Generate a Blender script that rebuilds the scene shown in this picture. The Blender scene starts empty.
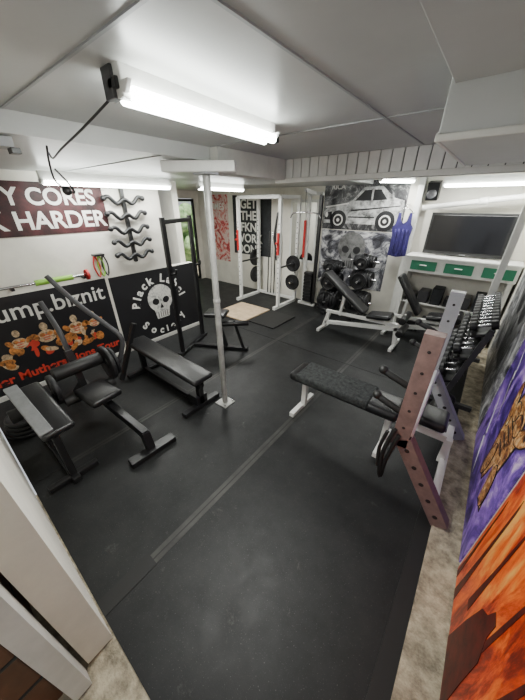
import bpy,bmesh,math,random
from mathutils import Vector,Matrix,Euler
random.seed(4)
V=Vector
# ------------------------------------------------------------ materials
MATS={}
def mat(name,col,rough=.6,metal=0,noise=0,scale=8,emit=0,bump=0,col2=None,spec=.5):
    if name in MATS: return MATS[name]
    m=bpy.data.materials.new(name);m.use_nodes=True
    nt=m.node_tree;b=nt.nodes['Principled BSDF']
    b.inputs['Base Color'].default_value=(*col,1)
    b.inputs['Roughness'].default_value=rough
    b.inputs['Metallic'].default_value=metal
    b.inputs['Specular IOR Level'].default_value=spec
    if emit:
        b.inputs['Emission Color'].default_value=(*col,1)
        b.inputs['Emission Strength'].default_value=emit
    if noise or col2 or bump:
        tc=nt.nodes.new('ShaderNodeTexCoord')
        n=nt.nodes.new('ShaderNodeTexNoise');n.inputs['Scale'].default_value=scale
        n.inputs['Detail'].default_value=8;n.inputs['Roughness'].default_value=.65
        nt.links.new(tc.outputs['Object'],n.inputs['Vector'])
        r=nt.nodes.new('ShaderNodeValToRGB')
        c2=col2 if col2 else tuple(max(0,c*(1-noise)) for c in col)
        r.color_ramp.elements[0].position=.35;r.color_ramp.elements[1].position=.65
        r.color_ramp.elements[0].color=(*c2,1);r.color_ramp.elements[1].color=(*col,1)
        nt.links.new(n.outputs['Fac'],r.inputs['Fac'])
        nt.links.new(r.outputs['Color'],b.inputs['Base Color'])
        if bump:
            bp=nt.nodes.new('ShaderNodeBump');bp.inputs['Strength'].default_value=bump
            bp.inputs['Distance'].default_value=.01
            n2=nt.nodes.new('ShaderNodeTexNoise');n2.inputs['Scale'].default_value=scale*6
            nt.links.new(tc.outputs['Object'],n2.inputs['Vector'])
            nt.links.new(n2.outputs['Fac'],bp.inputs['Height'])
            nt.links.new(bp.outputs['Normal'],b.inputs['Normal'])
    MATS[name]=m;return m
WALL=mat('wall_paint',(.82,.79,.71),.7,0,.14,3,bump=.1)
CEIL=mat('ceiling_paint',(.47,.475,.465),.32,0,.12,1.5,bump=.05)
TRIM=mat('trim_paint',(.66,.65,.61),.5,0,.15,6)
CONC=mat('concrete',(.50,.43,.31),.9,0,.65,14,bump=.6)
WHITE=mat('white_enamel',(.78,.78,.75),.35,0,.1,10)
POLE=mat('bare_pole_steel',(.38,.38,.36),.45,.2,.3,14)
BLACK=mat('black_enamel',(.008,.008,.009),.35,0)
VINYL=mat('black_vinyl',(.010,.010,.011),.34,0,.3,20,bump=.15)
RUB=mat('black_rubber',(.011,.011,.011),.5,0,.3,20)
GREY=mat('grey_enamel',(.34,.35,.36),.45,0,.1,10)
MGREY=mat('worn_grey_board',(.20,.205,.21),.5,0,.3,10)
DGREY=mat('dark_grey_enamel',(.05,.05,.055),.4,0,.1,10)
CHROME=mat('chrome',(.6,.6,.62),.25,1)
MAUVE=mat('mauve_painted_steel',(.24,.155,.14),.5,0,.35,12)
HOLE=mat('hole_dark',(.015,.01,.01),.8)
IRON=mat('cast_iron',(.014,.014,.016),.5,.2,.3,30)
RED=mat('red_paint',(.5,.02,.02),.5)
GREEN=mat('green_laminate',(.02,.17,.09),.45)
LIME=mat('lime_band',(.25,.5,.06),.6)
BAN=mat('banner_black',(.009,.009,.011),.5,0,.2,5)
BANM=mat('banner_maroon',(.07,.014,.016),.6,0,.85,6)
BANG=mat('banner_charcoal',(.025,.028,.032),.7,0,.5,9)
TOWEL=mat('dark_towel',(.045,.05,.05),.95,0,.85,30,bump=.5)
INK=mat('ink_white',(.8,.79,.75),.6)
INKG=mat('ink_grey',(.22,.22,.22),.6,0,.7,9)
INKR=mat('ink_red',(.55,.04,.02),.6)
INKO=mat('ink_orange',(.75,.28,.06),.6,0,.9,22)
INKY=mat('ink_cream',(.75,.55,.34),.6,0,.75,30)
PLY=mat('plywood',(.60,.45,.29),.6,0,.25,10)
WOOD=mat('brown_wood',(.13,.05,.022),.5,0,.4,8)
PURP=mat('purple_cloth',(.032,.022,.15),.85,0,.5,12)
TUBE=mat('fluorescent_tube',(.95,1,.95),.3,emit=38)
SCREEN=mat('tv_screen',(.006,.006,.007),.12)
TVB=mat('tv_bezel',(.02,.02,.02),.3)
GLASSM=mat('mirror_glass',(.8,.82,.82),.05,1)
LEAF=mat('foliage',(.50,.68,.34),.9,0,0,5,emit=0,col2=(.12,.24,.08))
SEAM=mat('floor_seam',(.004,.004,.004),.6)
TAPE=mat('floor_tape_dusty',(.040,.039,.036),.5,0,.7,4)
def floor_mat():
    m=bpy.data.materials.new('rubber_floor');m.use_nodes=True
    nt=m.node_tree;b=nt.nodes['Principled BSDF'];L=nt.links.new
    tc=nt.nodes.new('ShaderNodeTexCoord')
    n=nt.nodes.new('ShaderNodeTexNoise');n.inputs['Scale'].default_value=1.8;n.inputs['Detail'].default_value=10;n.inputs['Roughness'].default_value=.75
    r=nt.nodes.new('ShaderNodeValToRGB');r.color_ramp.elements[0].position=.38;r.color_ramp.elements[1].position=.72
    r.color_ramp.elements[0].color=(.005,.0055,.006,1);r.color_ramp.elements[1].color=(.019,.020,.020,1)
    L(tc.outputs['Object'],n.inputs['Vector']);L(n.outputs['Fac'],r.inputs['Fac'])
    n2=nt.nodes.new('ShaderNodeTexNoise');n2.inputs['Scale'].default_value=170;n2.inputs['Detail'].default_value=2
    L(tc.outputs['Object'],n2.inputs['Vector'])
    r2=nt.nodes.new('ShaderNodeValToRGB');r2.color_ramp.elements[0].position=.66;r2.color_ramp.elements[1].position=.76
    r2.color_ramp.elements[0].color=(0,0,0,1);r2.color_ramp.elements[1].color=(.09,.09,.09,1)
    L(n2.outputs['Fac'],r2.inputs['Fac'])
    mx=nt.nodes.new('ShaderNodeMixRGB');mx.blend_type='ADD';mx.inputs[0].default_value=1
    L(r.outputs['Color'],mx.inputs[1]);L(r2.outputs['Color'],mx.inputs[2])
    n4=nt.nodes.new('ShaderNodeTexNoise');n4.inputs['Scale'].default_value=4.5;n4.inputs['Detail'].default_value=15;n4.inputs['Roughness'].default_value=.85;n4.inputs['Distortion'].default_value=.25
    L(tc.outputs['Object'],n4.inputs['Vector'])
    r4=nt.nodes.new('ShaderNodeValToRGB');r4.color_ramp.elements[0].position=.58;r4.color_ramp.elements[1].position=.80
    r4.color_ramp.elements[0].color=(0,0,0,1);r4.color_ramp.elements[1].color=(.13,.13,.125,1)
    L(n4.outputs['Fac'],r4.inputs['Fac'])
    mx2=nt.nodes.new('ShaderNodeMixRGB');mx2.blend_type='ADD';mx2.inputs[0].default_value=1
    L(mx.outputs['Color'],mx2.inputs[1]);L(r4.outputs['Color'],mx2.inputs[2]);L(mx2.outputs['Color'],b.inputs['Base Color'])
    rr=nt.nodes.new('ShaderNodeMapRange');rr.inputs[1].default_value=.35;rr.inputs[2].default_value=.65;rr.inputs[3].default_value=.42;rr.inputs[4].default_value=.6
    b.inputs['Specular IOR Level'].default_value=.34
    L(n4.outputs['Fac'],rr.inputs[0]);L(rr.outputs[0],b.inputs['Roughness'])
    bp=nt.nodes.new('ShaderNodeBump');bp.inputs['Strength'].default_value=.25;bp.inputs['Distance'].default_value=.0015
    n3=nt.nodes.new('ShaderNodeTexNoise');n3.inputs['Scale'].default_value=160
    L(tc.outputs['Object'],n3.inputs['Vector']);L(n3.outputs['Fac'],bp.inputs['Height']);L(bp.outputs['Normal'],b.inputs['Normal'])
    return m
FLOOR=floor_mat()
def ramp_poster(name,stops,scale,dist=0,wave=False,vec=(1,1,1)):
    m=bpy.data.materials.new(name);m.use_nodes=True
    nt=m.node_tree;b=nt.nodes['Principled BSDF'];b.inputs['Roughness'].default_value=.35;L=nt.links.new
    tc=nt.nodes.new('ShaderNodeTexCoord');mp=nt.nodes.new('ShaderNodeMapping');mp.inputs['Scale'].default_value=vec
    L(tc.outputs['Object'],mp.inputs['Vector'])
    n=nt.nodes.new('ShaderNodeTexNoise');n.inputs['Scale'].default_value=scale;n.inputs['Detail'].default_value=12;n.inputs['Distortion'].default_value=dist;n.inputs['Roughness'].default_value=.72
    L(mp.outputs['Vector'],n.inputs['Vector'])
    r=nt.nodes.new('ShaderNodeValToRGB');cr=r.color_ramp
    cr.elements[0].position=stops[0][0];cr.elements[0].color=(*stops[0][1],1)
    cr.elements[1].position=stops[-1][0];cr.elements[1].color=(*stops[-1][1],1)
    for p,c in stops[1:-1]:
        e=cr.elements.new(p);e.color=(*c,1)
    L(n.outputs['Fac'],r.inputs['Fac']);L(r.outputs['Color'],b.inputs['Base Color'])
    return m
FIRE=ramp_poster('poster_fire',[(.32,(.03,.004,.002)),(.42,(.22,.014,.003)),(.48,(.60,.045,.005)),(.56,(.90,.16,.012)),(.66,(.95,.45,.10))],3.0,.5,vec=(1,2.4,.6))
PURPLE=ramp_poster('poster_purple',[(.3,(.008,.004,.035)),(.42,(.04,.015,.15)),(.48,(.12,.05,.36)),(.55,(.30,.14,.62)),(.66,(.75,.58,.85))],2.6,1.4)
GOLD=ramp_poster('poster_gold',[(.38,(.02,.006,.006)),(.46,(.30,.09,.02)),(.54,(.75,.36,.10)),(.62,(.9,.72,.45))],17,1)
GRAYP=ramp_poster('poster_grey',[(.38,(.012,.012,.016)),(.47,(.10,.10,.12)),(.54,(.4,.4,.42)),(.62,(.72,.72,.72))],3,2)
GRAYD=ramp_poster('poster_dark_grey',[(.38,(.008,.008,.010)),(.5,(.04,.04,.045)),(.58,(.18,.18,.18)),(.66,(.5,.5,.5))],5,2)
MULTI=ramp_poster('poster_red_mix',[(.36,(.03,.02,.04)),(.44,(.6,.02,.02)),(.54,(.75,.65,.6)),(.62,(.45,.02,.03))],4,1)
# ------------------------------------------------------------ mesh builder
class O:
    def __init__(s,name,bevel=0.0):
        s.name=name;s.bm=bmesh.new();s.ms=[];s.bev=bevel
    def mi(s,m):
        if m not in s.ms: s.ms.append(m)
        return s.ms.index(m)
    def _set(s,verts,m,smooth=False):
        i=s.mi(m);fs=set()
        for v in verts:
            for f in v.link_faces: fs.add(f)
        for f in fs:
            f.material_index=i;f.smooth=smooth
    def box(s,c,sz,m,rot=(0,0,0),M=None):
        R=M if M is not None else Euler(rot).to_matrix().to_4x4()
        T=Matrix.Translation(V(c))@R@Matrix.Diagonal((sz[0],sz[1],sz[2],1))
        g=bmesh.ops.create_cube(s.bm,size=1,matrix=T);s._set(g['verts'],m);return s
    def bb(s,x0,x1,y0,y1,z0,z1,m):
        return s.box(((x0+x1)/2,(y0+y1)/2,(z0+z1)/2),(abs(x1-x0),abs(y1-y0),abs(z1-z0)),m)
    def frame(s,p,q,up=(0,0,1)):
        d=(V(q)-V(p)).normalized();u=V(up)
        if abs(d.dot(u))>.97:u=V((0,1,0))
        x=u.cross(d).normalized();y=d.cross(x)
        return Matrix((x,y,d)).transposed().to_4x4()
    def bar(s,p,q,w,h,m,up=(0,0,1)):
        M=s.frame(p,q,up);return s.box((V(p)+V(q))/2,(w,h,(V(q)-V(p)).length),m,M=M)
    def cyl(s,p,q,r,m,r2=None,seg=18,cap=True):
        M=Matrix.Translation((V(p)+V(q))/2)@s.frame(p,q)
        g=bmesh.ops.create_cone(s.bm,cap_ends=cap,segments=seg,radius1=r,radius2=r if r2 is None else r2,depth=(V(q)-V(p)).length,matrix=M)
        s._set(g['verts'],m,True);return s
    def sph(s,c,r,m,sc=(1,1,1),rot=(0,0,0)):
        T=Matrix.Translation(V(c))@Euler(rot).to_matrix().to_4x4()@Matrix.Diagonal((sc[0],sc[1],sc[2],1))
        g=bmesh.ops.create_uvsphere(s.bm,u_segments=16,v_segments=10,radius=r,matrix=T);s._set(g['verts'],m,True);return s
    def tube(s,pts,r,m,smooth=3,seg=10):
        P=[V(p) for p in pts]
        if smooth and len(P)>2:
            Q=[]
            for i in range(len(P)-1):
                a=P[max(i-1,0)];b=P[i];c=P[i+1];d=P[min(i+2,len(P)-1)]
                for k in range(smooth):
                    t=k/smooth
                    Q.append(.5*((2*b)+(c-a)*t+(2*a-5*b+4*c-d)*t*t+(3*b-a-3*c+d)*t**3))
            Q.append(P[-1]);P=Q
        rings=[];n0=None
        for i,p in enumerate(P):
            t=(P[min(i+1,len(P)-1)]-P[max(i-1,0)]).normalized()
            if n0 is None: n0=t.orthogonal().normalized()
            n0=(n0-t*n0.dot(t)).normalized();b=t.cross(n0)
            rings.append([s.bm.verts.new(p+(n0*math.cos(a)+b*math.sin(a))*r) for a in [2*math.pi*k/seg for k in range(seg)]])
        i=s.mi(m)
        for a,b in zip(rings,rings[1:]):
            for k in range(seg):
                f=s.bm.faces.new((a[k],a[(k+1)%seg],b[(k+1)%seg],b[k]));f.material_index=i;f.smooth=True
        for rg in (rings[0][::-1],rings[-1]):
            f=s.bm.faces.new(rg);f.material_index=i
        return s
    def lathe(s,c,axis,prof,m,seg=28):
        a=V(axis).normalized();x=a.orthogonal().normalized();y=a.cross(x);i=s.mi(m)
        rings=[[s.bm.verts.new(V(c)+a*h+(x*math.cos(t)+y*math.sin(t))*r) for t in [2*math.pi*k/seg for k in range(seg)]] for r,h in prof]
        for p,q in zip(rings,rings[1:]):
            for k in range(seg):
                f=s.bm.faces.new((p[k],p[(k+1)%seg],q[(k+1)%seg],q[k]));f.material_index=i;f.smooth=True
        return s
    def plate(s,c,axis,r,t,m=None):
        m=m or IRON;h=t/2
        return s.lathe(c,axis,[(.026,-h),(r*.3,-h),(r*.34,-h*.4),(r*.8,-h*.4),(r*.85,-h),(r*.97,-h),(r,-h*.5),(r,h*.5),(r*.97,h),(r*.85,h),(r*.8,h*.4),(r*.34,h*.4),(r*.3,h),(.026,h),(.026,-h)],m)
    def poly(s,pts,n,t,m):
        n=V(n).normalized()*t;a=[s.bm.verts.new(V(p)) for p in pts];b=[s.bm.verts.new(V(p)+n) for p in pts];i=s.mi(m)
        fs=[s.bm.faces.new(a[::-1]),s.bm.faces.new(b)]
        for k in range(len(a)):
            fs.append(s.bm.faces.new((a[k],a[(k+1)%len(a)],b[(k+1)%len(a)],b[k])))
        for f in fs:f.material_index=i
        return s
    def pad(s,c,sz,m,rot=(0,0,0),M=None,r=.03):
        R=M if M is not None else Euler(rot).to_matrix().to_4x4()
        b2=bmesh.new();bmesh.ops.create_cube(b2,size=1,matrix=Matrix.Diagonal((sz[0],sz[1],sz[2],1)))
        bmesh.ops.bevel(b2,geom=b2.edges[:]+b2.verts[:],offset=min(r,min(sz)*.45),segments=4,profile=.5,affect='EDGES')
        s._merge(b2,Matrix.Translation(V(c))@R,m,True);return s
    def _merge(s,b2,M,m,smooth):
        i=s.mi(m);mp={}
        for v in b2.verts: mp[v]=s.bm.verts.new(M@v.co)
        for f in b2.faces:
            try:
                nf=s.bm.faces.new([mp[v] for v in f.verts]);nf.material_index=i;nf.smooth=smooth
            except ValueError: pass
        b2.free()
    def text(s,txt,size,org,right,up,m,align='CENTER',ext=.001,bold=0,sx=1,shear=0):
        cu=bpy.data.curves.new('t','FONT');cu.body=txt;cu.size=size;cu.align_x=align;cu.extrude=ext;cu.offset=bold;cu.shear=shear
        ob=bpy.data.objects.new('t',cu);bpy.context.scene.collection.objects.link(ob)
        dg=bpy.context.evaluated_depsgraph_get();me=bpy.data.meshes.new_from_object(ob.evaluated_get(dg))
        b2=bmesh.new();b2.from_mesh(me);r=V(right).normalized();u=V(up).normalized();n=r.cross(u)
        M=Matrix.Translation(V(org))@Matrix((r,u,n)).transposed().to_4x4()@Matrix.Diagonal((sx,1,1,1))
        s._merge(b2,M,m,False)
        bpy.data.objects.remove(ob);bpy.data.curves.remove(cu);bpy.data.meshes.remove(me);return s
    def arc(s,txt,size,c,rad,a0,a1,right,up,m,flip=False,bold=0):
        W={'l':.45,'i':.45,'t':.6,'c':.85,' ':.7,'L':.9,'B':1.05,'S':1.05,'a':.9,'e':.95,'b':1,'k':.9,'o':1,'y':.9}
        w=[W.get(ch,1) for ch in txt];tot=sum(w)-(w[0]+w[-1])/2;pos=0
        r=V(right);u=V(up)
        for k,ch in enumerate(txt):
            if k: pos+=(w[k-1]+w[k])/2
            a=math.radians(a0+(a1-a0)*pos/tot)
            rad_v=r*math.cos(a)+u*math.sin(a);tan=r*math.sin(a)-u*math.cos(a)
            if ch==' ': continue
            if flip: s.text(ch,size,V(c)+rad_v*rad,-tan,-rad_v,m,bold=bold)
            else: s.text(ch,size,V(c)+rad_v*rad,tan,rad_v,m,bold=bold)
        return s
    def flat(s,pts,org,right,up,m,t=.0015):
        r=V(right);u=V(up);n=r.cross(u)
        return s.poly([V(org)+r*a+u*b for a,b in pts],n,t,m)
    def ell(s,c,rx,ry,org,right,up,m,t=.0015,seg=24,rot=0):
        pts=[]
        for k in range(seg):
            a=2*math.pi*k/seg;x=rx*math.cos(a);y=ry*math.sin(a)
            pts.append((c[0]+x*math.cos(rot)-y*math.sin(rot),c[1]+x*math.sin(rot)+y*math.cos(rot)))
        return s.flat(pts,org,right,up,m,t)
    def fin(s,parent=None):
        bmesh.ops.recalc_face_normals(s.bm,faces=s.bm.faces[:])
        me=bpy.data.meshes.new(s.name);s.bm.to_mesh(me);s.bm.free()
        for m in s.ms: me.materials.append(m)
        ob=bpy.data.objects.new(s.name,me);bpy.context.scene.collection.objects.link(ob)
        if s.bev:
            md=ob.modifiers.new('bev','BEVEL');md.width=s.bev;md.segments=2;md.limit_method='ANGLE';md.angle_limit=math.radians(50)
        if parent: ob.parent=parent
        return ob
RY=(0,1,0);UZ=(0,0,1);RX=(1,0,0);RNY=(0,-1,0)
XL=-3.85;XR=.44;YF=5.4;ZC=2.37;ZB=2.28
# ------------------------------------------------------------ room
O('floor').bb(-6.5,.26,-.07,5.5,-.1,0,FLOOR).fin()
o=O('floor_seams');
o.bb(-1.125,-1.055,.25,YF,0,.0015,TAPE)
o.bb(-1.094,-1.086,-.07,YF,0,.0022,SEAM)
o.bb(-2.35,-2.29,.2,YF,0,.0015,TAPE).bb(-2.324,-2.316,-.07,YF,0,.0022,SEAM)
o.bb(-1.15,-1.05,-.07,.25,0,.004,SEAM)
o.bb(.17,.26,-.07,YF,0,.006,SEAM)
o.bb(-3.8,.17,3.285,3.295,0,.003,SEAM)
o.fin()
O('floor_ledge').bb(.26,.6,-1.2,5.5,-.1,.02,CONC).fin()
O('floor_threshold').bb(-2.2,.26,-1.2,-.07,-.1,-.005,CONC).fin()
o=O('wall_left');o.bb(XL-.12,XL,-.25,2.5,0,ZC,WALL).bb(XL-.12,XL,2.5,2.95,0,1.12,WALL).fin()
O('wall_far').bb(-6.5,.6,YF,YF+.12,0,ZC,WALL).fin()
O('wall_right').bb(XR,XR+.15,-1.2,5.4,0,ZC,WALL).fin()
o=O('wall_near');o.bb(-4.0,-.94,-.20,-.08,0,ZC,WALL);o.fin()
O('trim_1').bb(-.935,-.86,-.285,-.215,0,ZC,TRIM).fin()
o=O('wall_alcove');X=-6.5
o.bb(X-.1,X,2.8,4.0,0,ZC,WALL).bb(X-.1,X,5.25,5.5,0,ZC,WALL).bb(X-.1,X,4.0,5.25,2.1,ZC,WALL).fin()
O('wall_back').bb(-6.5,XL-.12,2.8,2.9,0,ZC,WALL).fin()
O('ceiling').bb(-6.6,.6,-1.2,5.52,ZC,ZC+.1,CEIL).fin()
o=O('ceiling_lowered_bay');o.bb(-6.5,-1.88,-.07,YF,ZB,ZC-.001,CEIL).fin()
o=O('ceiling_beam',.004);o.bb(-1.96,-1.80,1.72,2.62,2.2,ZC-.001,TRIM).fin()
o=O('trim_2');
for y in (.5,1.72): o.bb(-1.87,.4,y-.005,y+.005,ZC-.005,ZC,GREY)
o.bb(-.60,-.59,-.07,2.6,ZC-.005,ZC,GREY)
o.bb(-3.8,-1.9,1.3,1.31,ZB-.004,ZB,GREY)
o.fin()
o=O('trim_3',.003)   # planked soffit
x=-1.90
while x<.42:
    o.bb(x,min(x+.083,.435),2.64,2.69,2.20,ZC-.002,WHITE);x+=.091
o.bb(-1.92,.435,2.66,2.71,2.20,ZC-.003,DGREY)
o.bb(-1.92,.435,2.62,2.715,2.175,2.215,TRIM);o.fin()
o=O('ceiling_duct_box',.004)
o.bb(-.22,.435,-1.0,1.16,2.30,ZC-.002,CEIL)
o.bb(-.23,.435,1.161,1.98,2.17,ZC-.002,CEIL)
o.bb(-.235,-.225,1.155,1.985,2.165,2.19,TRIM).bb(-.235,.435,1.15,1.16,2.165,2.185,TRIM);o.fin()
o=O('baseboard_left');o.bb(XL,XL+.02,-.07,2.95,0,.055,TRIM).fin()
gl=bpy.data.materials.new('window_glass');gl.use_nodes=True
gb=gl.node_tree.nodes['Principled BSDF'];gb.inputs['Transmission Weight'].default_value=1;gb.inputs['Roughness'].default_value=0;gb.inputs['IOR'].default_value=1.05
o=O('window_1',.003)
for y in (4.03,4.62,5.22): o.bb(X-.06,X-.01,y-.03,y+.03,0,2.09,BLACK)
for z in (.05,2.06): o.bb(X-.06,X-.01,4.02,5.22,z-.03,z+.03,BLACK)
o.bb(X-.04,X-.03,4.06,4.59,.08,2.03,gl).bb(X-.04,X-.03,4.65,5.19,.08,2.03,gl).fin()
o=O('garden_hedge')
o.bb(-8.9,-8.7,2.5,9,0,1.7,LEAF)
for i in range(90): o.sph((-8.65+random.uniform(-.1,.15),random.uniform(2.6,9),random.uniform(.1,1.75)),random.uniform(.12,.28),LEAF)
o.fin()
O('ground_outside').bb(-9.5,-6.6,2,9.5,-.1,0,CONC).fin()
# ------------------------------------------------------------ banners
BX=XL+.006
o=O('banner');o.bb(XL,BX,-.06,1.73,1.69,2.19,BANM)
o.text('HEAVY CORES',.215,(BX,1.63,1.985),RY,UZ,INK,'RIGHT',bold=.006)
o.text('WORK HARDER',.235,(BX,1.70,1.755),RY,UZ,INK,'RIGHT',bold=.006);o.fin()
o=O('banner');o.bb(XL,BX,-.06,1.50,.06,1.13,BAN)
o.text('pump.biznit',.27,(BX,1.44,.875),RY,UZ,INK,'RIGHT',bold=.003)
for i in range(46):
    a=random.uniform(.2,1.3);b=random.uniform(.36,.58)
    o.ell((a,b),random.uniform(.03,.09),random.uniform(.02,.06),(BX,0,0),RY,UZ,random.choice([INKO,INKO,INKY,INKR,BAN]),t=.0015+i*.00005,rot=random.uniform(0,3))
for cx,sc in ((.42,.9),(.68,1.1),(1.0,1.05),(1.22,.8)):
    o.ell((cx,.60),.085*sc,.07*sc,(BX,0,0),RY,UZ,INKY,t=.0052);o.ell((cx,.72),.036*sc,.046*sc,(BX,0,0),RY,UZ,INKY,t=.0054)
    for s_ in (-1,1):
        o.ell((cx+s_*.10*sc,.62),.045*sc,.03*sc,(BX,0,0),RY,UZ,INKO,t=.0056,rot=s_*.9)
        o.ell((cx+s_*.035*sc,.625),.026*sc,.022*sc,(BX,0,0),RY,UZ,INKO,t=.0058)
    for k in range(3): o.ell((cx,.56+k*.028),.04*sc,.005,(BX,0,0),RY,UZ,INKR,t=.006)
o.text('Summer Muthers Lions Tour',.145,(BX,1.46,.17),RY,UZ,INKR,'RIGHT',bold=.004);o.fin()
def skull(o,c,s,org,r,u,m,dk,t0=.002):
    o.ell((c[0],c[1]+.12*s),.34*s,.34*s,org,r,u,m,t=t0)
    o.flat([(c[0]-.24*s,c[1]+.0*s),(c[0]-.17*s,c[1]-.38*s),(c[0]+.17*s,c[1]-.38*s),(c[0]+.24*s,c[1]+.0*s)],org,r,u,m,t=t0+.0003)
    for q in (-1,1): o.ell((c[0]+q*.14*s,c[1]+.06*s),.09*s,.08*s,org,r,u,dk,t=t0+.001,rot=q*.3)
    o.flat([(c[0]-.05*s,c[1]-.13*s),(c[0]+.05*s,c[1]-.13*s),(c[0],c[1])],org,r,u,dk,t=t0+.001)
    for k in range(5):
        x=c[0]+(-.12+.06*k)*s;o.flat([(x-.008*s,c[1]-.36*s),(x+.008*s,c[1]-.36*s),(x+.008*s,c[1]-.2*s),(x-.008*s,c[1]-.2*s)],org,r,u,dk,t=t0+.001)
SKINK=ramp_poster('ink_skull',[(.33,(.10,.10,.10)),(.42,(.45,.45,.43)),(.52,(.78,.77,.72))],12,1)
o=O('banner');o.bb(XL,BX,1.54,2.94,.06,1.12,BAN)
c=(2.24,.57);o.arc('Black Label',.17,(BX,*c),.36,168,12,RY,UZ,INK,bold=.006)
o.arc('Society',.16,(BX,*c),.47,218,322,RY,UZ,INK,flip=True,bold=.006)
skull(o,(2.24,.60),.64,(BX,0,0),RY,UZ,SKINK,BAN);o.fin()
FY=YF-.006
o=O('banner');o.bb(-5.22,-4.04,FY,YF,.85,2.16,BANG)
for i,tx in enumerate(['GET','THE','FKN','WORK','DONE']):
    o.text(tx,.27,(-4.72,FY,1.89-.25*i),RX,UZ,INK,bold=.007)
o.fin()
o=O('banner');o.bb(-6.15,-5.4,FY,YF,.6,2.18,MULTI);o.text('TIMES',.2,(-5.78,FY,1.85),RX,UZ,INK,bold=.004);o.fin()
# large muscle car print
o=O('banner');A0=(0,FY,0);o.bb(-2.77,-1.28,FY,YF,1.55,2.34,GRAYD)
def S_(p): return [(-2.02+(a+2.02)*1.06,1.96+(b-1.97)*1.45) for a,b in p]
def s1(a,b): return S_([(a,b)])[0]
o.text('RICA',.12,(-2.5,FY,2.22),RX,UZ,INK,bold=.003)
CARG=mat('ink_car_grey',(.62,.62,.62),.5,0,.9,9)
o.flat(S_([(-2.70,1.76),(-2.71,1.90),(-2.62,1.95),(-2.3,2.0),(-2.2,2.02),(-2.02,2.16),(-1.72,2.17),(-1.52,2.05),(-1.36,2.02),(-1.34,1.80),(-1.42,1.76)]),A0,RX,UZ,CARG,t=.002)
o.flat(S_([(-2.15,2.02),(-2.0,2.13),(-1.88,2.135),(-1.88,2.02)]),A0,RX,UZ,BAN,t=.003)
o.flat(S_([(-1.85,2.02),(-1.85,2.135),(-1.74,2.135),(-1.62,2.03)]),A0,RX,UZ,BAN,t=.003)
o.flat(S_([(-2.69,1.80),(-2.69,1.88),(-2.55,1.90),(-2.55,1.80)]),A0,RX,UZ,BAN,t=.003)
for cx in (-2.42,-1.60):
    for rr_,mm,tt in ((.165,BAN,.003),(.10,INK,.004),(.075,BAN,.0045),(.03,INK,.005)): o.ell(s1(cx,1.80),rr_,rr_,A0,RX,UZ,mm,t=tt)
o.ell(s1(-2.65,1.86),.03,.045,A0,RX,UZ,INK,t=.004)
o.flat(S_([(-2.68,1.94),(-2.25,1.985),(-2.25,1.997),(-2.68,1.957)]),A0,RX,UZ,INK,t=.003)
o.flat(S_([(-2.24,1.83),(-1.78,1.83),(-1.78,1.845),(-2.24,1.845)]),A0,RX,UZ,BAN,t=.003)
o.flat(S_([(-2.2,1.9),(-1.78,1.93),(-1.4,1.96),(-1.4,1.97),(-1.78,1.945),(-2.2,1.92)]),A0,RX,UZ,BAN,t=.003);o.fin()
o=O('banner');o.bb(-2.75,-1.4,FY,YF,.5,1.535,GRAYP)
skull(o,(-2.1,1.15),.8,(0,FY,0),RX,UZ,INKG,BAN);o.fin()
PX=XR-.010
def poster(y0,y1,z0,z1,m): 
    q=O('poster');q.bb(PX,XR-.002,y0,y1,z0,z1,m);return q
o=poster(2.82,4.7,.06,1.75,GRAYP);skull(o,(-3.6,1.0),1.4,(PX,0,0),RNY,UZ,INKG,BAN);o.fin()
o=poster(1.42,2.79,.04,1.9,PURPLE);A1=(PX,0,0)
o.flat([(-2.04,.33),(-2.10,.75),(-2.02,1.0),(-1.9,1.04),(-1.76,1.02),(-1.64,.86),(-1.68,.6),(-1.60,.32),(-1.75,.28),(-1.82,.55),(-1.9,.31)],A1,RNY,UZ,BAN,t=.0012)
o.flat([(-2.02,.35),(-2.08,.75),(-2.0,.98),(-1.9,1.02),(-1.78,1.0),(-1.66,.86),(-1.70,.6),(-1.62,.34),(-1.75,.30),(-1.82,.55),(-1.9,.33)],A1,RNY,UZ,GOLD,t=.002)
o.ell((-1.86,1.09),.055,.075,A1,RNY,UZ,GOLD,t=.0026)
for k,(a,b,rx,ry,rt) in enumerate(((-1.63,.92,.05,.14,-.9),(-1.53,1.08,.04,.13,-.2),(-2.08,.86,.05,.15,.4),(-1.96,.88,.07,.06,.3),(-1.80,.88,.07,.06,-.3),(-1.70,.46,.06,.15,.25),(-1.97,.45,.06,.15,-.15))):
    o.ell((a,b),rx+.008,ry+.008,A1,RNY,UZ,BAN,t=.0028+k*.0002,rot=rt)
    o.ell((a,b),rx,ry,A1,RNY,UZ,GOLD,t=.003+k*.0002,rot=rt)
for k in range(4): o.ell((-1.88,.64+.06*k),.09,.006,A1,RNY,UZ,BAN,t=.0048)
o.flat([(-1.53,1.15),(-1.49,1.15),(-1.58,1.62),(-1.61,1.62)],A1,RNY,UZ,INK,t=.003)
for p_ in ([(-2.7,1.2),(-2.5,.9),(-2.55,.88),(-2.3,.5),(-2.52,.8),(-2.48,.84)],[(-2.6,.6),(-2.4,.35),(-2.44,.33),(-2.2,.08),(-2.46,.28),(-2.42,.30)]):
    o.flat(p_,A1,RNY,UZ,INK,t=.0015)
o.fin()
o=poster(.35,1.38,.04,1.3,FIRE)
DRED=mat('ink_dark_red',(.12,.010,.005),.5,0,.8,14)
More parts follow.
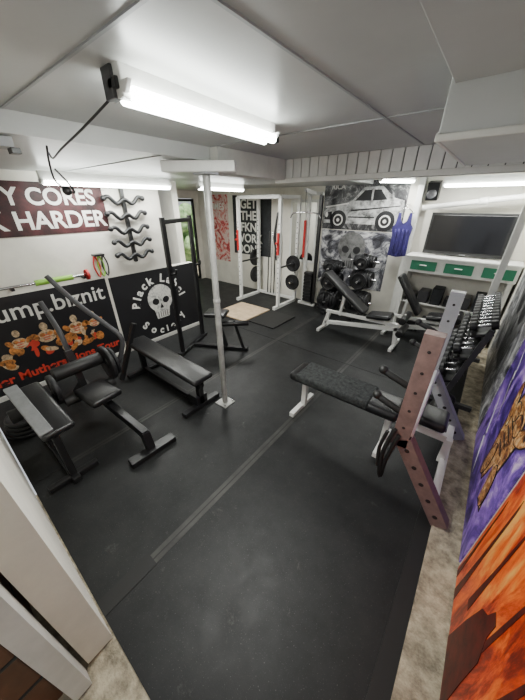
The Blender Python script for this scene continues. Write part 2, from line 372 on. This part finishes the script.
for k,(a,w_,h0,h1) in enumerate(((-1.34,.02,.04,.75),(-1.22,.03,.04,.9),(-1.05,.025,.3,1.0),(-.8,.03,.04,1.1),(-.6,.03,.2,1.2))):
    o.flat([(a-w_,h0),(a-w_*.4,(h0+h1)/2),(a-w_*.2,h1),(a+w_*.3,h1-.08),(a+w_*.5,(h0+h1)/2),(a+w_*1.1,h0)],A1,RNY,UZ,DRED,t=.0015)
o.flat([(-1.0,.04),(-.98,.3),(-.95,.5),(-.9,.56),(-.88,.64),(-.83,.64),(-.82,.56),(-.76,.48),(-.74,.3),(-.7,.04)],A1,RNY,UZ,DRED,t=.0025)
o.fin()
# ------------------------------------------------------------ lights
def tube_light(p,q,r=.018,wdt=.11,power=60,up=.045):
    o=O('fluorescent_light',.004);p=V(p);q=V(q);d=(q-p).normalized();side=d.cross(V((0,0,1))).normalized()
    o.bar(p+V((0,0,up)),q+V((0,0,up)),.04,wdt,WHITE)
    o.poly([p+side*-wdt*.5+V((0,0,.03)),p+side*-.03,p+side*.03,p+side*wdt*.5+V((0,0,.03))],d,.02,WHITE)
    o.poly([q+side*-wdt*.5+V((0,0,.03)),q+side*-.03,q+side*.03,q+side*wdt*.5+V((0,0,.03))],-d,.02,WHITE)
    for s_ in (-.028,.028): o.cyl(p+side*s_+d*.03,q+side*s_-d*.03,r,TUBE,seg=12)
    ob=o.fin()
    L=bpy.data.lights.new('tube_lamp','AREA');L.shape='RECTANGLE';L.size=(q-p).length;L.size_y=.12;L.energy=power;L.color=(1,1,.95)
    lo=bpy.data.objects.new('tube_lamp',L);bpy.context.scene.collection.objects.link(lo)
    x=d;z=V((0,0,1));y=z.cross(x)
    lo.matrix_world=Matrix.Translation((p+q)/2-V((0,0,.03)))@Matrix((x,y,z)).transposed().to_4x4()
    lo.parent=ob
    return ob
tube_light((-1.05,.60,2.30),(-1.11,1.48,2.30),power=40,r=.021)
tube_light((-3.55,1.05,2.17),(-3.55,2.5,2.17),power=22)
tube_light((-3.7,3.1,2.19),(-3.7,4.1,2.19),power=46)
tube_light((-1.55,4.7,2.28),(-1.2,5.2,2.28),power=22)
tube_light((-.75,4.85,2.2),(.35,4.85,2.2),power=22)
o=O('ceiling_junction_box',.005);o.bb(-1.12,-1.06,.590,.622,2.29,2.37,DGREY).bb(-1.09,-1.04,.59,.625,2.31,2.34,BLACK)
o.bb(-1.19,-1.12,1.50,1.56,2.30,2.34,BLACK)
o.tube([(-1.11,.605,2.30),(-1.3,.575,2.24),(-1.55,.575,2.20),(-1.8,.62,2.19),(-1.95,.66,2.23)],.004,BLACK);o.fin()
o=O('hanging_cable_light',.003);o.tube([(-1.95,.66,2.26),(-1.99,.66,2.18),(-2.03,.68,2.10),(-1.98,.74,2.05),(-1.93,.70,2.10),(-1.94,.66,2.16)],.005,BLACK)
o.sph((-2.0,.71,2.06),.024,BLACK);o.bb(-2.06,-1.94,.45,.52,2.235,2.278,GREY).bb(-2.0,-1.94,.50,.54,2.21,2.235,BLACK);o.fin()
# ------------------------------------------------------------ pole
PXY=(-1.84,1.63)
o=O('support_pole',.004);o.cyl((*PXY,.01),(*PXY,2.19),.03,POLE).bb(PXY[0]-.08,PXY[0]+.08,PXY[1]-.08,PXY[1]+.08,0,.012,POLE)
for a in (-.06,.06):
    for b in (-.06,.06): o.cyl((PXY[0]+a,PXY[1]+b,.01),(PXY[0]+a,PXY[1]+b,.03),.01,CHROME,seg=6)
o.cyl((*PXY,1.18),(*PXY,1.22),.034,POLE)
o.bb(PXY[0]-.07,PXY[0]+.07,PXY[1]-.07,PXY[1]+.07,2.185,2.20,GREY)
o.box((PXY[0]-.05,PXY[1]-.02,2.238),(.55,.10,.07),WHITE,rot=(0,0,.62))
o.fin()
# ------------------------------------------------------------ bench press station
o=O('bench_press_station',.004)
for y,mm in ((1.62,MAUVE),(2.62,GREY)):
    o.bar((.30,y,.03),(-.075,y,.62),.105,.08,mm,up=(0,1,0))
    o.bar((-.09,y,.56),(-.09,y,1.38),.10,.08,mm,up=(0,1,0))
    for k in range(5):
        t=.12+.19*k;c=V((.30,y,.03)).lerp(V((-.075,y,.62)),t)
        for s_ in (-1,1): o.cyl(c+V((0,s_*.039,0)),c+V((0,s_*.0415,0)),.016,HOLE,seg=12)
    for k in range(5):
        for s_ in (-1,1): o.cyl((-.09,y+s_*.039,.72+.14*k),(-.09,y+s_*.0415,.72+.14*k),.010,HOLE,seg=12)
    for z in (1.0,.80):
        o.cyl((-.30,y,z+.06),(-.12,y,z),.022,RUB);o.sph((-.30,y,z+.065),.03,RUB)
o.cyl((-.05,1.62,.65),(-.05,2.62,.65),.025,WHITE)
o.bar((.22,1.66,.14),(.22,2.58,.14),.05,.05,WHITE)
o.bar((-1.12,2.12,.36),(.18,2.12,.36),.05,.06,WHITE)
o.bar((-1.10,2.12,.03),(-1.10,2.12,.36),.05,.05,WHITE);o.bar((-1.12,1.90,.025),(-1.12,2.34,.025),.05,.05,WHITE)
o.bar((-.25,2.12,.03),(-.25,2.12,.36),.05,.05,WHITE);o.bar((-.25,1.92,.025),(-.25,2.32,.025),.05,.05,WHITE)
o.bar((.2,2.12,.36),(.2,2.12,.12),.05,.05,WHITE)
o.pad((-.70,2.12,.44),(1.05,.30,.09),VINYL,r=.035)
o.pad((-.78,2.12,.462),(.72,.325,.075),TOWEL,r=.02)
o.pad((.03,2.12,.50),(.24,.24,.08),VINYL,r=.03)
o.tube([(-.13,1.56,.70),(-.16,1.55,.5),(-.15,1.54,.3),(-.13,1.55,.25),(-.13,1.55,.42),(-.10,1.56,.66)],.014,RUB)
o.tube([(-.17,1.56,.66),(-.19,1.55,.5),(-.17,1.54,.34)],.012,RUB)
o.fin()
# ------------------------------------------------------------ adjustable benches far
def adj_bench(x,y,ang,fw=.24,L=.6,tilt=36):
    o=O('adjustable_bench',.004)
    M=Matrix.Translation((x,y,0))@Matrix.Rotation(ang,4,'Z')
    def P(a,b,c): return M@V((a*L/.6,b,c))
    o.bar(P(-.6,0,.12),P(.6,0,.30),.06,.06,WHITE)
    o.bar(P(-.62,-fw,.03),P(-.62,fw,.03),.05,.05,WHITE);o.bar(P(.6,-fw,.03),P(.6,fw,.03),.05,.05,WHITE)
    o.bar(P(-.62,0,.03),P(-.55,0,.30),.06,.06,WHITE);o.bar(P(.6,0,.03),P(.56,0,.38),.06,.06,WHITE)
    o.bar(P(-.6,0,.33),P(.6,0,.36),.05,.05,WHITE)
    o.bar(P(-.35,0,.3),P(-.30,0,.74),.04,.04,WHITE)
    R3=M.to_3x3().to_4x4()
    o.pad(P(-.30,0,.72),(.92*L/.6,.27,.07),VINYL,M=R3@Matrix.Rotation(math.radians(tilt),4,'Y'))
    o.pad(P(.30,0,.45),(.36*L/.6,.28,.07),VINYL,M=R3@Matrix.Rotation(math.radians(-8),4,'Y'))
    for z in (.30,.5): o.cyl(P(.66,-.2,z),P(.66,.2,z),.05,VINYL)
    o.bar(P(.58,0,.3),P(.66,0,.55),.04,.04,WHITE)
    return o.fin()
adj_bench(-1.33,4.25,0)
adj_bench(-.55,4.75,0,fw=.18,L=.45,tilt=55)
# ------------------------------------------------------------ flat bench (left) 
o=O('flat_bench',.004)
o.bar((-3.2,1.42,.36),(-1.95,1.42,.30),.06,.06,BLACK)
o.pad((-2.57,1.42,.42),(1.35,.26,.06),VINYL,rot=(0,math.radians(2),0))
for x,z in ((-3.15,.38),(-2.0,.3)):
    o.bar((x,1.42,.03),(x,1.42,z),.06,.06,BLACK);o.bar((x,1.18,.03),(x,1.66,.03),.07,.05,BLACK)
o.bb(-2.12,-1.97,1.35,1.49,.05,.16,BLACK)
o.bar((-3.15,1.42,.05),(-2.0,1.42,.05),.05,.05,BLACK)
o.bar((-3.15,1.1,.03),(-3.15,1.42,.7),.05,.05,BLACK)
o.fin()
# ------------------------------------------------------------ machine nearest
o=O('leg_curl_machine',.004)
o.bar((-1.86,.52,.03),(-1.84,.94,.03),.09,.05,BLACK)
o.bar((-1.87,.72,.05),(-1.91,.72,.22),.07,.07,BLACK)
o.bar((-1.89,.72,.20),(-2.9,.64,.36),.06,.08,BLACK)
o.bar((-3.3,.64,.05),(-2.9,.64,.36),.06,.06,BLACK)
o.bar((-3.3,.36,.03),(-3.3,.92,.03),.06,.05,BLACK)
o.pad((-2.50,.64,.42),(.34,.28,.07),VINYL,rot=(0,.06,.1))
o.bar((-2.80,.62,.3),(-2.9,.62,.75),.06,.06,BLACK)
o.cyl((-2.80,.42,.60),(-2.80,.84,.60),.065,RUB);o.cyl((-2.68,.40,.36),(-2.68,.86,.36),.05,RUB)
o.plate((-2.74,.87,.55),(0,1,0),.18,.04,IRON);o.plate((-2.74,.92,.55),(0,1,0),.15,.03,IRON)
o.plate((-2.74,.38,.50),(0,1,0),.14,.04,IRON)
o.tube([(-3.02,.70,1.43),(-2.98,.76,1.30),(-2.85,.85,1.12),(-2.70,.95,.96),(-2.60,1.02,.80),(-2.66,.95,.55)],.022,DGREY,4)
o.tube([(-3.1,.60,1.20),(-3.05,.62,1.05),(-2.92,.62,.9),(-2.9,.62,.72)],.022,DGREY,4)
o.fin()
o=O('incline_board',.006)
o.box((-2.42,.13,.60),(.62,.09,.03),MGREY,rot=(0,math.radians(14),.05));o.pad((-2.40,.20,.565),(.62,.22,.06),VINYL,rot=(0,math.radians(14),.05))
o.bar((-2.12,.18,.03),(-2.14,.18,.50),.05,.05,BLACK);o.bar((-2.60,.18,.03),(-2.60,.18,.61),.05,.05,BLACK)
o.bar((-2.8,.18,.03),(-2.05,.18,.03),.06,.05,BLACK);o.bar((-2.12,.0,.03),(-2.12,.36,.03),.05,.05,BLACK)
o.cyl((-2.75,.02,.40),(-2.75,.36,.40),.06,RUB)
o.fin()
o=O('weight_plate')
for k in range(4): o.plate((-3.12,.14,.02+.04*k),(0,0,1),.20-.01*k,.04)
o.fin()
# ------------------------------------------------------------ squat stand / seat
o=O('squat_stand',.004)
o.bar((-3.25,2.30,.03),(-2.45,2.72,.03),.07,.05,BLACK)
o.bar((-3.1,1.95,.03),(-3.4,2.7,.03),.07,.05,BLACK)
for (x,y) in ((-3.38,2.62),(-3.12,2.02)):
    o.bar((x,y,.03),(x,y,1.85),.05,.05,BLACK);o.tube([(x,y,1.2),(x+.08,y+.03,1.2),(x+.09,y+.03,1.26)],.016,BLACK)
o.bar((-3.38,2.62,1.8),(-3.12,2.02,1.8),.05,.05,BLACK)
o.bar((-2.75,2.56,.03),(-2.85,2.5,.55),.05,.05,BLACK)
o.pad((-2.85,2.5,.58),(.32,.28,.06),VINYL,rot=(0,0,.5))
o.bar((-2.5,2.68,.03),(-2.6,2.6,.5),.04,.04,BLACK);o.cyl((-2.75,2.45,.45),(-2.45,2.75,.45),.04,VINYL)
o.fin()
# ------------------------------------------------------------ wall mounted EZ bars
o=O('curl_bar_rack',.003)
o.bar((XL+.03,1.96,1.28),(XL+.03,1.96,2.16),.05,.04,BLACK)
for i,z in enumerate((1.36,1.52,1.68,1.85,2.02)):
    w=.25
    o.tube([(XL+.06,1.96-w,z+.03),(XL+.06,1.96-w*.75,z+.045),(XL+.06,1.96-w*.4,z-.03),(XL+.06,1.96,z+.02),(XL+.06,1.96+w*.4,z-.03),(XL+.06,1.96+w*.75,z+.045),(XL+.06,1.96+w,z+.03)],.023,BLACK,4)
    for s_ in (-1,1): o.sph((XL+.06,1.96+s_*w,z+.03),.032,BLACK,(1,1,1))
o.fin()
o=O('barbell',.002);bx=XL+.09;bz=1.23
o.cyl((bx,.45,bz),(bx,1.30,bz),.014,CHROME)
o.cyl((bx,.75,bz),(bx,1.12,bz),.03,LIME);
for y in (.55,1.25): o.bar((XL+.001,y,bz-.03),(bx,y,bz-.03),.03,.03,BLACK)
o.plate((bx,1.28,bz),(0,1,0),.06,.03,RED)
o.fin()
o=O('resistance_bands');
for k,m in enumerate((RED,LIME,BLACK)):
    y=1.42+.05*k;o.tube([(XL+.07,y,1.42),(XL+.07,y-.03,1.3),(XL+.07,y+.01,1.17),(XL+.07,y+.04,1.3),(XL+.07,y+.01,1.42)],.009,m)
o.bar((XL+.001,1.48,1.43),(XL+.1,1.48,1.43),.12,.02,BLACK);o.fin()
# ------------------------------------------------------------ platform, mats
O('lifting_platform',.003).bb(-4.05,-3.25,3.52,4.33,0,.025,PLY).fin()
O('rubber_mat',.003).bb(-3.2,-2.62,3.6,4.33,0,.02,RUB).fin()
# ------------------------------------------------------------ power rack
def power_rack(x0,x1,y0,y1,h):
    o=O('power_rack',.004)
    for x in (x0,x1):
        for y in (y0,y1):
            o.bar((x,y,.03),(x,y,h),.06,.06,WHITE)
            for k in range(14): o.cyl((x,y-.031,.35+.1*k),(x,y-.033,.35+.1*k),.012,HOLE,seg=8)
        o.bar((x,y0-.15,.03),(x,y1,.03),.06,.06,WHITE);o.bar((x,y0,h),(x,y1,h),.06,.06,WHITE)
        o.bar((x,y0,.85),(x,y1,.85),.03,.03,BLACK)
        o.bar((x,y0-.05,1.32),(x,y0-.12,1.32),.04,.03,RED);o.bar((x,y0-.05,1.1),(x,y0-.05,1.5),.035,.03,RED)
    for y in (y0,y1): o.bar((x0,y,h),(x1,y,h),.06,.06,WHITE)
    o.bar((x0,y1,.06),(x1,y1,.06),.06,.06,WHITE)
    o.cyl((x0,y0+.1,h-.02),(x1,y0+.1,h-.02),.016,CHROME)
    for k in range(3):
        xx=x0+.35+.09*k;o.cyl((xx,y1-.1,.1),(xx,y1-.05,1.45),.013,CHROME if k%2 else BLACK)
    for k in range(3): o.tube([(x1-.03,y0-.04,1.85),(x1-.06-.02*k,y0-.05,1.4),(x1-.03,y0-.05,1.0+.1*k)],.012,BLACK)
    for z in (.45,.85):
        o.cyl((x0,y1,z),(x0-.25,y1,z),.022,CHROME);o.plate((x0-.1,y1,z),(1,0,0),.19,.05)
        o.cyl((x1-.02,y1-.02,z),(x1-.02,y1-.2,z),.022,CHROME);o.plate((x1-.02,y1-.1,z),(0,1,0),.17,.05)
    return o.fin()
power_rack(-4.25,-3.2,4.55,5.2,2.1)
o=O('lat_pulldown_machine',.004)
o.bar((-2.95,5.15,.03),(-2.95,5.15,2.15),.06,.06,WHITE);o.bar((-2.70,5.15,.03),(-2.70,5.15,2.15),.06,.06,BLACK)
o.bar((-3.0,5.15,2.15),(-2.66,5.15,2.15),.06,.06,WHITE);o.bar((-2.82,5.15,2.15),(-2.82,4.75,2.2),.05,.05,WHITE)
o.bar((-3.05,5.15,.03),(-2.65,5.15,.03),.06,.06,WHITE)
o.bar((-2.98,5.09,1.0),(-2.98,5.09,1.7),.04,.03,RED)
for k in range(9): o.bb(-2.92,-2.73,5.08,5.22,.10+k*.07,.16+k*.07,IRON)
o.tube([(-3.12,4.78,1.75),(-3.05,4.76,1.83),(-2.8,4.75,1.85),(-2.55,4.76,1.83),(-2.5,4.78,1.75)],.013,CHROME)
o.cyl((-2.8,4.75,1.85),(-2.8,4.75,2.2),.004,BLACK)
o.fin()
def plate_tree(x,y,s=1.0):
    o=O('weight_plate_tree',.003);o.bar((x,y,.03),(x,y,1.15*s),.06,.06,BLACK);o.bar((x-.27,y,.03),(x+.27,y,.03),.06,.05,BLACK);o.bar((x,y-.3,.03),(x,y+.15,.03),.06,.05,BLACK)
    for z,r in ((.30,.225),(.72,.17),(1.02,.12)):
        z*=s
        for d in (-1,1):
            o.cyl((x+d*.03,y,z),(x+d*.26,y,z),.022,CHROME)
            for k in range(3): o.plate((x+d*(.06+.05*k),y,z),(1,0,0),r-.01*k,.045)
        for k in range(3): o.plate((x,y-.07-.05*k,z-.02),(0,1,0),r-.01*k,.045)
        o.cyl((x,y-.02,z-.02),(x,y-.26,z-.02),.022,CHROME)
    return o.fin()
plate_tree(-2.28,5.1,s=.9);plate_tree(-1.7,5.12,s=1.05)
# ------------------------------------------------------------ dumbbell rack right
def dumb(o,c,ax,r,L):
    a=V(ax).normalized();c=V(c);o.cyl(c-a*L*.3,c+a*L*.3,.014,CHROME,seg=10)
    for s_ in (-1,1):
        o.cyl(c+a*s_*L*.25,c+a*s_*L*.5,r,RUB,seg=8)
        o.cyl(c+a*s_*L*.5,c+a*s_*(L*.5+.004),r*.5,CHROME,seg=12)
o=O('dumbbell_rack',.003)
for y in (3.15,4.45):
    o.bar((.07,y,.05),(.25,y,.95),.05,.05,DGREY,up=(0,1,0))
    o.bar((-.05,y,.045),(.36,y,.045),.05,.05,DGREY,up=(0,1,0))
for i,z in enumerate((.30,.60,.88)):
    x=.07+.06*i
    o.box((x,3.8,z),(.18,1.34,.02),BLACK,rot=(0,-.35,0));o.bb(x-.11,x-.09,3.12,4.48,z-.07,z-.03,BLACK)
    y=3.22
    while y<4.42:
        r=(.075,.06,.048)[i];dumb(o,(x-.01,y,z+.03+r),(1,0,.35),r,.22);y+=r*2+.02
o.fin()
o=O('kettlebell')
o.sph((.10,2.88,.11),.11,RUB);o.tube([(.03,2.88,.19),(.03,2.88,.27),(.10,2.88,.30),(.17,2.88,.27),(.17,2.88,.19)],.016,RUB);o.fin()
# ------------------------------------------------------------ far right: tv etc
o=O('television',.006);o.bb(-.84,.20,5.22,5.28,1.29,1.87,TVB).bb(-.81,.17,5.214,5.222,1.34,1.84,SCREEN).bb(-.4,-.2,5.28,5.395,1.5,1.7,BLACK)
o.bb(-.34,-.26,5.216,5.22,1.30,1.31,GREY);o.fin()
o=O('drawer_cabinet',.005);o.bb(-1.02,.42,5.0,5.39,1.02,1.26,WHITE).bb(-1.02,.43,4.97,5.39,1.245,1.27,WHITE)
for x in (-.92,-.45,.02): 
    o.bb(x-.0,x+.36,4.985,5.0,1.06,1.2,GREEN);o.bb(x+.13,x+.23,4.97,4.985,1.13,1.145,WHITE)
o.bb(-1.0,-.94,5.02,5.38,0,1.02,WHITE).bb(.34,.40,5.02,5.38,0,1.02,WHITE).bb(-1.0,.37,5.05,5.36,.5,.53,WHITE)
for k in range(6): 
    x0=-.9+.19*k;o.bb(x0,x0+.15,5.06,5.33,.53,.53+.12+.07*(k%3),[BLACK,DGREY,BANG][k%3])
for k in range(4):
    x0=-.85+.28*k;o.bb(x0,x0+.22,5.06,5.33,.001,.18+.06*(k%2),[BLACK,DGREY][k%2])
o.fin()
o=O('white_post',.004);o.bar((-1.1,5.34,0),(-1.1,5.34,2.36),.09,.09,WHITE).fin()
o=O('timber_post',.004);o.bar((.20,4.66,0),(.20,4.66,2.36),.08,.06,WHITE).fin()
o=O('drain_pipe');o.cyl((-1.0,5.25,1.93),(.38,5.08,2.10),.035,WHITE).cyl((-.3,5.163,2.015),(-.2,5.15,2.027),.046,WHITE).fin()
o=O('tank_top')
TY=5.25;
def TX(a): return a+.11
o.poly([(TX(a),TY,b) for a,b in [(-1.48,1.20),(-1.34,1.18),(-1.19,1.21),(-1.20,1.5),(-1.18,1.64),(-1.22,1.70),(-1.235,1.86),(-1.27,1.86),(-1.29,1.74),(-1.335,1.70),(-1.38,1.74),(-1.40,1.86),(-1.435,1.86),(-1.45,1.70),(-1.49,1.64),(-1.47,1.5)]],(0,-1,0),.025,PURP)
o.tube([(TX(-1.46),TY-.012,1.85),(TX(-1.335),TY-.012,1.93),(TX(-1.21),TY-.012,1.85)],.006,CHROME)
o.tube([(TX(-1.335),TY-.012,1.93),(TX(-1.335),TY-.03,1.97),(TX(-1.335),5.39,1.98)],.006,CHROME)
for xx in (-1.43,-1.38,-1.31,-1.25): o.tube([(TX(xx),TY-.024,1.21),(TX(xx)+.01,TY-.036,1.4),(TX(xx),TY-.024,1.62)],.016,PURP)
o.fin()
o=O('loudspeaker',.006);c=(-.92,5.30,2.16)
o.box(c,(.16,.14,.24),BLACK,rot=(.25,0,0))
o.lathe((c[0]-.0,c[1]-.075,c[2]-.05),(0,-1,.25),[(.0,.0),(.03,.005),(.055,.012),(.06,.018),(.066,.012)],DGREY)
o.bb(c[0]-.02,c[0]+.02,5.35,5.395,c[2]-.03,c[2]+.03,BLACK)
o.fin()
o=O('mirror',.003);o.bb(-3.52,-2.86,YF-.02,YF-.001,.85,2.06,WHITE).bb(-3.47,-2.91,YF-.025,YF-.018,.9,2.01,GLASSM).fin()
# ------------------------------------------------------------ lower left cabinet beyond doorway
o=O('wooden_cabinet',.006);o.bb(-1.9,-.93,-.95,-.31,0,.75,WOOD).bb(-1.92,-.92,-.97,-.30,.75,.78,WOOD)
for z in (.25,.5): o.bb(-1.85,-.925,-.94,-.305,z,z+.02,BLACK)
o.fin()
# ------------------------------------------------------------ world, daylight, camera
w=bpy.data.worlds.new('World');bpy.context.scene.world=w;w.use_nodes=True
bg=w.node_tree.nodes['Background'];bg.inputs[0].default_value=(.90,.95,1,1);bg.inputs[1].default_value=.8
S=bpy.data.lights.new('daylight_sun','SUN');S.energy=9;S.angle=.05
so=bpy.data.objects.new('daylight_sun',S);bpy.context.scene.collection.objects.link(so)
so.location=(0,6,8);so.rotation_euler=V((.45,0,.89)).to_track_quat('Z','Y').to_euler()
cam=bpy.data.cameras.new('Camera');cam.sensor_fit='HORIZONTAL';cam.sensor_width=36;cam.lens=36*270/525;cam.clip_start=.02
co=bpy.data.objects.new('Camera',cam);bpy.context.scene.collection.objects.link(co)
co.location=(0,0,2.0);co.rotation_euler=(math.radians(90-28.6),0,math.radians(38.5))
bpy.context.scene.camera=co
